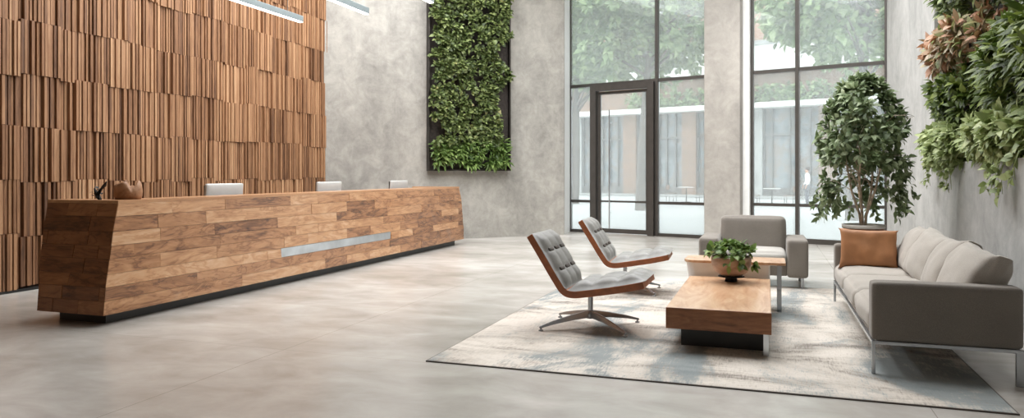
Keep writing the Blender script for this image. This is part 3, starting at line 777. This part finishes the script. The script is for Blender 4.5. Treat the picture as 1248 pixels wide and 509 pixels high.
# side table behind
sd = thing('side_table', 'wood-topped side table with white apron between coffee table and armchair', 'side table', (-.32,8.12,RZ))
def rrect(x0,y0,x1,y1,r,n=6,left=True):
    pts = []
    for cx, cy, a0, on in ((x1-.02,y0+.02,-90,0),(x1-.02,y1-.02,0,0),(x0+r,y1-r,90,1),(x0+r,y0+r,180,1)):
        rr = r if on else .02
        for k in range(n+1):
            a_ = R(a0+90*k/n); pts.append((cx+rr*math.cos(a_), cy+rr*math.sin(a_)))
    return pts
P_ = rrect(-.50,-.24,.50,.24,.10)
m = MB(); m.hexa(P_,P_,.472,.50); m.build('table_top', M['table_wood'], sd, bevel=.005, seg=2)
P_ = rrect(-.485,-.225,.35,.225,.09); P2 = rrect(-.455,-.215,.35,.215,.09)
m = MB(); m.hexa(P2,P_,.285,.472); m.build('apron', M['apron'], sd, bevel=.006, seg=2)
for x_ in (.44,-.36):
    m = MB(); ztop = .472 if x_ > 0 else .29
    pts = [(x_,-.2,ztop),(x_,-.2,.012),(x_,.2,.012),(x_,.2,ztop)]
    for a, b in zip(pts, pts[1:]):
        x0_, x1_ = x_-.02, x_+.02
        m.box(x0_, min(a[1],b[1])-.01, min(a[2],b[2])-(.012 if a[2]==b[2] else 0), x1_, max(a[1],b[1])+.01, max(a[2],b[2])+(.012 if a[2]==b[2] else 0))
    m.build('leg_frame', M['chrome'], sd)

# ---------------------------------------------------------------- armchair
ac = thing('armchair', 'wide grey upholstered armchair facing the coffee table', 'armchair', (-.17,10.05,0))
for x_ in (-.525,.525):
    m = MB(); puff(m, .24,.88,.46,.035,(.006,.004,.006),.002,12, seed=x_, M=Matrix.Translation((x_,0,.370))); m.build('armrest', M['fab_chair'], ac)
m = MB(); puff(m, .80,.26,.56,.06,(.01,.03,.01),.006,14, seed=3, M=Matrix.Translation((0,.24,.565)) @ Matrix.Rotation(R(-6),4,'X')); m.build('back_cushion', M['fab_chair'], ac)
m = MB(); m.box(-.41,-.38,.15,.41,.42,.29); m.build('seat_base', M['fab_chair'], ac, bevel=.02)
m = MB(); puff(m, .80,.66,.17,.07,(.0,.02,.022),.004,14, seed=5, M=Matrix.Translation((0,-.13,.365))); m.build('seat_cushion', M['fab_seat'], ac)
for x_ in (-.58,.58):
    for y_ in (-.36,.36):
        m = MB(); m.box(x_-.018,y_-.018,(RZ if y_ < 0 else 0),x_+.018,y_+.018,.15); m.build('leg', M['chrome'], ac)

# ---------------------------------------------------------------- sofa
so = thing('sofa', 'long grey three-seat sofa on a chrome frame along the right wall', 'sofa', (1.145,7.25,0))
hx, hy = .455, 1.56
for s_ in (-1, 1):
    m = MB(); puff(m, .91,.17,.405,.028,(.0,.004,.004),.0015,12, seed=s_, M=Matrix.Translation((0,s_*(hy-.085),.446))); m.build('armrest', M['fab_sofa'], so)
m = MB(); m.box(.34,-hy+.16,.243,.45,hy-.16,.62); m.build('backrest', M['fab_sofa'], so, bevel=.03, seg=3)
m = MB(); m.box(-.40,-hy+.16,.243,.345,hy-.16,.29); m.build('seat_base', M['fab_sofa'], so, bevel=.015)
cl_ = (2*hy-.34)/3
for k in range(3):
    m = MB(); puff(m, .76,cl_-.004,.185,.065,(.03,.012,.028),.010,16, seed=k+1, M=Matrix.Translation((-.065,-hy+.17+cl_*(k+.5),.352))); m.build('seat_cushion', M['fab_cush'], so)
bl = (2*hy-.34)/4
for k in range(4):
    Mx = Matrix.Translation((.265+.01*(k%2),-hy+.15+bl*(k+.5),.632)) @ Matrix.Rotation(R(25),4,'Y') @ Matrix.Rotation(R((3,-3,4,-2)[k]),4,'Z') @ Matrix.Rotation(R((1,-2,2,-1)[k]),4,'X')
    m = MB(); puff(m, .12,bl+.02,.46,.04,(.10,.0,.0),.020,20, seed=k+6, pinch=.11, M=Mx); m.build('back_cushion', M['fab_cush'], so)
m = MB()
for y_ in (-hy+.012, hy-.012): m.box(-hx,y_-.012,.218,hx,y_+.012,.243)
for x_ in (-hx+.012, hx-.012): m.box(x_-.012,-hy+.024,.218,x_+.012,hy-.024,.243)
for y_ in (-.5,.5): m.box(-hx+.024,y_-.012,.22,hx-.024,y_+.012,.243)
m.build('frame', M['chrome'], so, bevel=.002, seg=1)
for x_ in (-hx+.012, hx-.012):
    for y_ in (-hy+.012, hy-.012):
        m = MB(); m.box(x_-(.012 if x_ < 0 else .035),y_-.012,(RZ if x_ < 0 else 0),x_+.012,y_+.012,.22); m.build('leg', M['chrome'], so, bevel=.002, seg=1)
# pillow
m = MB(); puff(m, .13,.53,.395,.05,(.05,-.03,-.02),.022,22, seed=31, pinch=.10)
pw = m.build('throw_pillow', M['pillow']); pw.location = (1.02,8.42,.655); pw.rotation_euler = (R(0),R(0),0)
pw.rotation_euler = Matrix.Rotation(R(-90-8),3,'Z').to_4x4().to_euler()
pw.matrix_world = Matrix.Translation((.985,8.36,.632)) @ Matrix.Rotation(R(84),4,'Z') @ Matrix.Rotation(R(14),4,'Y')
tagp(pw, 'tan leather throw pillow leaning on the far arm of the sofa', 'pillow')

# ---------------------------------------------------------------- outside
m = MB(); m.m = FM; m.box(-45,.12,-.25,35,60,-.02); struct(m.build('ground', M['pave']))
bd = thing('shop_building', 'brick building with pale stone fascias and glazed shopfronts across the street', 'building', fac(0,28), FA)
U0, U1 = -30, 14
m = MB(); m.box(U0,.6,9.1,U1,8,18); m.build('brick_wall', M['brick'], bd)
m = MB(); m.box(U0,-.5,7.36,U1,.6,8.85); m.build('stone_fascia', M['stone'], bd)
m = MB(); m.box(U0,-.6,8.85,U1,.7,9.1); m.build('cornice', M['greystone'], bd)
m = MB(); m.box(U0,.2,5.5,U1,1.2,7.4); m.build('brown_fascia', M['umber'], bd)
m = MB(); m.box(U0,-.9,5.2,U1,.6,5.5); m.build('canopy', M['stone'], bd)
m = MB(); m.box(U0,1.2,0,U1,1.6,5.3); m.build('shop_interior', M['shopdark'], bd)
m = MB(); m.box(U0,-.5,0,U1,1.2,.14); m.build('plinth_step', M['greystone'], bd)
for k in range(11):
    u = U0+2+k*4.0
    m = MB(); m.box(u-.45,-.1,.14,u+.45,.7,5.2); m.build('shop_column', M['umber' if k % 3 else 'greystone'], bd)
    w_ = MB()
    for a in (.45,.9,1.9,2.4,3.0,3.5): w_.box(u+a,.1,.14,u+a+.09,.25,5.2)
    w_.box(u+.45,.1,3.6,u+3.55,.25,3.72); w_.box(u+.45,.1,.14,u+3.55,.25,.6); fr_ = w_.build('shopfront', M['shopdark'], bd)
    m = MB(); m.box(u+.5,.3,.6,u+3.5,.34,5.2); m.build('shop_pane', M['shopglass'], fr_)
for k in range(10):
    u = U0+3+k*4.2
    m = MB(); m.box(u,.5,10.6,u+1.8,.62,13.4); wn_ = m.build('upper_window', M['stone'], bd)
    m = MB(); m.box(u+.12,.46,10.72,u+1.68,.52,13.28); m.build('window_pane', M['shopglass'], wn_)
rs = random.Random(40); m = MB()
for k in range(420): cluster(m, (rs.uniform(-12,9), .1-rs.uniform(0,.5), 5.6+rs.uniform(0,.9)), (0,-1,.3), 5, .28, .2, .9, .5, rs)
tagp(m.build('ledge_greenery', M['leaf_out'], bd), kind='stuff')

def out_tree(label, u, v, hc, rx, rz_, mat, seed, trunk_r=.18, n=520, lean=.4):
    rs = random.Random(seed); b = fac(u, v)
    t = thing('street_tree', label, 'tree', (b.x, b.y, -.02), FA)
    m = MB(); m.tube([(0,0,0),(.1,0,hc*.3),(lean*.5,0,hc*.6),(lean,0,hc*.95)], [trunk_r*1.2, trunk_r, trunk_r*.8, trunk_r*.5], 9)
    for k in range(9):
        a_ = rs.uniform(0,2*math.pi); z = hc*rs.uniform(.55,.9)
        m.tube([(lean*.6,0,z),(lean*.6+rx*.35*math.cos(a_), rx*.35*math.sin(a_), z+rz_*.25),(lean*.6+rx*.75*math.cos(a_), rx*.75*math.sin(a_), z+rz_*.4)], [trunk_r*.4,trunk_r*.25,trunk_r*.08], 6)
    m.build('trunk', M['barkdark'], t)
    m = MB(); k = 0
    while k < n:
        d = Vector((rs.gauss(0,1), rs.gauss(0,1), rs.gauss(0,1))).normalized()*(rs.random()**.4)
        p = Vector((d.x*rx, d.y*rx, hc+d.z*rz_))
        if noise.noise(Vector((p.x*.55, p.y*.55, p.z*.7))+Vector((seed,0,0))) < -.06: continue
        cluster(m, p, (d.x, d.y, .4), 9, .3, .2, .9, .8, rs); k += 1
    tagp(m.build('crown', mat, t), kind='stuff')
out_tree('leafy street tree filling the window above the glass door', -3.3, 11, 7.7, 3.4, 3.1, M['leaf_out'], 51, .18, 1100, .5)
out_tree('thin dark-trunked street tree at the left edge of the glazing', -8.6, 15, 7.6, 2.0, 2.8, M['leaf_out'], 52, .2, 400, .2)
out_tree('bright green street tree behind the right-hand window', 4.7, 9, 7.4, 3.1, 2.7, M['leaf_out2'], 53, .17, 1000, .6)
# cafe tables and chairs outside
tb = thing('cafe_table', 'round outdoor cafe table left of the concrete pillar', 'table', fac(-5.0,20,-.02), FA, 'outdoor cafe tables')
m = MB(); m.lathe([(0,.74),(.38,.74),(.38,.77),(0,.77)], 20); m.build('table_top', M['stone'], tb)
m = MB(); m.tube([(0,0,.02),(0,0,.74)], .03, 8); m.lathe([(0,0),(.25,0),(.24,.03),(0,.03)], 16); m.build('pedestal', M['dark_steel'], tb)
dup(tb, fac(-.5,19,-.02), FA, 'round outdoor cafe table seen through the right window')
cc = thing('cafe_chair', 'outdoor cafe chair left of the outdoor table by the door side', 'chair', fac(-5.8,20,-.02), FA, 'outdoor cafe chairs')
m = MB(); m.box(-.21,-.21,.43,.21,.21,.46); m.build('seat', M['umber'], cc)
m = MB(); m.box(-.21,-.21,.62,-.18,.21,.86); m.build('backrest', M['umber'], cc)
for x_ in (-.19,.19):
    for y_ in (-.19,.19):
        m = MB(); m.tube([(x_,y_,0),(x_,y_,.43 if x_ > 0 else .86)], .013, 6); m.build('leg', M['dark_steel'], cc)
dup(cc, fac(-4.2,20,-.02), FA+R(180), 'outdoor cafe chair right of the outdoor table by the door side')
dup(cc, fac(-1.3,19,-.02), FA, 'outdoor cafe chair left of the table behind the right window')
dup(cc, fac(.3,19,-.02), FA+R(180), 'outdoor cafe chair right of the table behind the right window')

# a person in a pale top by the outdoor table
def person(name, label, loc, rz):
    bm = bmesh.new(); J = {}
    def j(k, x, y, z, r_): J[k] = (bm.verts.new((x,y,z)), r_)
    j('pel',0,0,.95,(.15,.11)); j('waist',0,0,1.08,(.13,.10)); j('chest',0,.01,1.30,(.17,.115)); j('neckb',0,.0,1.44,(.07,.06)); j('neck',0,-.01,1.50,(.052,.052)); j('head',0,-.02,1.60,(.075,.09)); j('top',0,-.015,1.70,(.05,.06))
    for s_, n_ in ((-1,'l'),(1,'r')):
        j('hip'+n_,s_*.09,0,.88,(.095,.095)); j('knee'+n_,s_*.10,-.02,.48,(.06,.06)); j('ank'+n_,s_*.105,.02,.08,(.04,.045)); j('toe'+n_,s_*.115,-.14,.035,(.038,.03))
        j('sh'+n_,s_*.18,0,1.39,(.06,.055)); j('el'+n_,s_*.235,.03,1.12,(.042,.042)); j('wr'+n_,s_*.22,-.10,.90,(.027,.027)); j('palm'+n_,s_*.215,-.13,.84,(.03,.016))
        for q_ in range(4): j('f%d%s'%(q_,n_),s_*(.215),-.165+.017*q_,.765-(.008 if q_ in (1,2) else 0),(.008,.008))
        j('th'+n_,s_*.19,-.165,.82,(.009,.009))
    E_ = [('pel','waist'),('waist','chest'),('chest','neckb'),('neckb','neck'),('neck','head'),('head','top')]
    for n_ in 'lr': E_ += [('pel','hip'+n_),('hip'+n_,'knee'+n_),('knee'+n_,'ank'+n_),('ank'+n_,'toe'+n_),('chest','sh'+n_),('sh'+n_,'el'+n_),('el'+n_,'wr'+n_),('wr'+n_,'palm'+n_),('palm'+n_,'th'+n_)] + [('palm'+n_,'f%d%s'%(q_,n_)) for q_ in range(4)]
    for a, b in E_: bm.edges.new((J[a][0], J[b][0]))
    bm.verts.index_update(); me = bpy.data.meshes.new(name)
    ks = sorted(J, key=lambda k: J[k][0].index); rr = [J[k][1] for k in ks]; bm.to_mesh(me); bm.free()
    o = bpy.data.objects.new(name, me); COL.objects.link(o)
    md = o.modifiers.new('skin', 'SKIN'); md.use_smooth_shade = True
    for sv, r_ in zip(me.skin_vertices[0].data, rr): sv.radius = r_
    me.skin_vertices[0].data[ks.index('pel')].use_root = True
    sb = o.modifiers.new('sub', 'SUBSURF'); sb.levels = 2; sb.render_levels = 2
    ev = o.evaluated_get(bpy.context.evaluated_depsgraph_get()); m2 = bpy.data.meshes.new_from_object(ev)
    o.modifiers.clear(); o.data = m2; m2.materials.clear()
    for mm in (M['skin'], M['shirt'], M['trouser'], M['black']): m2.materials.append(mm)
    for p_ in m2.polygons:
        c_ = p_.center; p_.use_smooth = True
        p_.material_index = 3 if c_.z < .09 else (2 if c_.z < .97 and abs(c_.x) < .19 else (1 if c_.z < 1.46 and not (c_.z < .93) else 0))
    hb = MB(); puff(hb, .175,.20,.17,.08,(.01,.01,.01),.004,8, M=Matrix.Translation((0,.015,1.67))); hb.build('hair', M['hair'], o)
    o.location = loc; o.rotation_euler = (0,0,rz); return tagp(o, label, 'person')
person('person', 'person in a pale top and dark trousers standing outside beyond the right window', fac(.95,19.4,-.02), FA+R(-60))

# ---------------------------------------------------------------- light
W = bpy.data.worlds.new('World'); SC.world = W; W.use_nodes = True
nt = W.node_tree; nt.nodes.clear()
out = nt.nodes.new('ShaderNodeOutputWorld'); bg = nt.nodes.new('ShaderNodeBackground'); nt.links.new(bg.outputs[0], out.inputs[0])
bg.inputs[0].default_value = (.95,.98,1,1); bg.inputs[1].default_value = 2.9
sun = bpy.data.lights.new('sun', 'SUN'); sun.energy = 1.5; sun.angle = R(20); sun.color = (1,.97,.92)
so_ = bpy.data.objects.new('sun', sun); COL.objects.link(so_); so_.rotation_euler = (R(38), R(-22), 0)
def area(name, loc, sx, sy, e, rot=(0,0,0), c=(1,1,1)):
    l = bpy.data.lights.new(name, 'AREA'); l.shape = 'RECTANGLE'; l.size = sx; l.size_y = sy; l.energy = e; l.color = c
    o = bpy.data.objects.new(name, l); COL.objects.link(o); o.location = loc; o.rotation_euler = rot; return o
for i, (a, b) in enumerate(XO):
    area('added_fill_light', ((a+b)/2, 10.4, H+.25), b-a-.05, 7.5, (400, 360, 170)[i], c=(.98,.99,1))  # unseen fill lamps added to brighten the room

# ---------------------------------------------------------------- camera
cam = bpy.data.cameras.new('camera'); co = bpy.data.objects.new('camera', cam); COL.objects.link(co)
co.location = (0,0,1.4); co.rotation_euler = (R(90), 0, R(18.98))
cam.sensor_width = 36; cam.lens = 903/1248*36; cam.shift_y = -42.5/1248; cam.clip_end = 300
SC.camera = co
SC.view_settings.view_transform = 'Standard'; SC.view_settings.look = 'None'; SC.view_settings.gamma = 1
SC.view_settings.use_curve_mapping = False; SC.view_settings.exposure = .15
cy = SC.cycles; cy.use_denoising = True; cy.max_bounces = 8; cy.diffuse_bounces = 4; cy.glossy_bounces = 4; cy.transparent_max_bounces = 12
cy.sample_clamp_indirect = 6
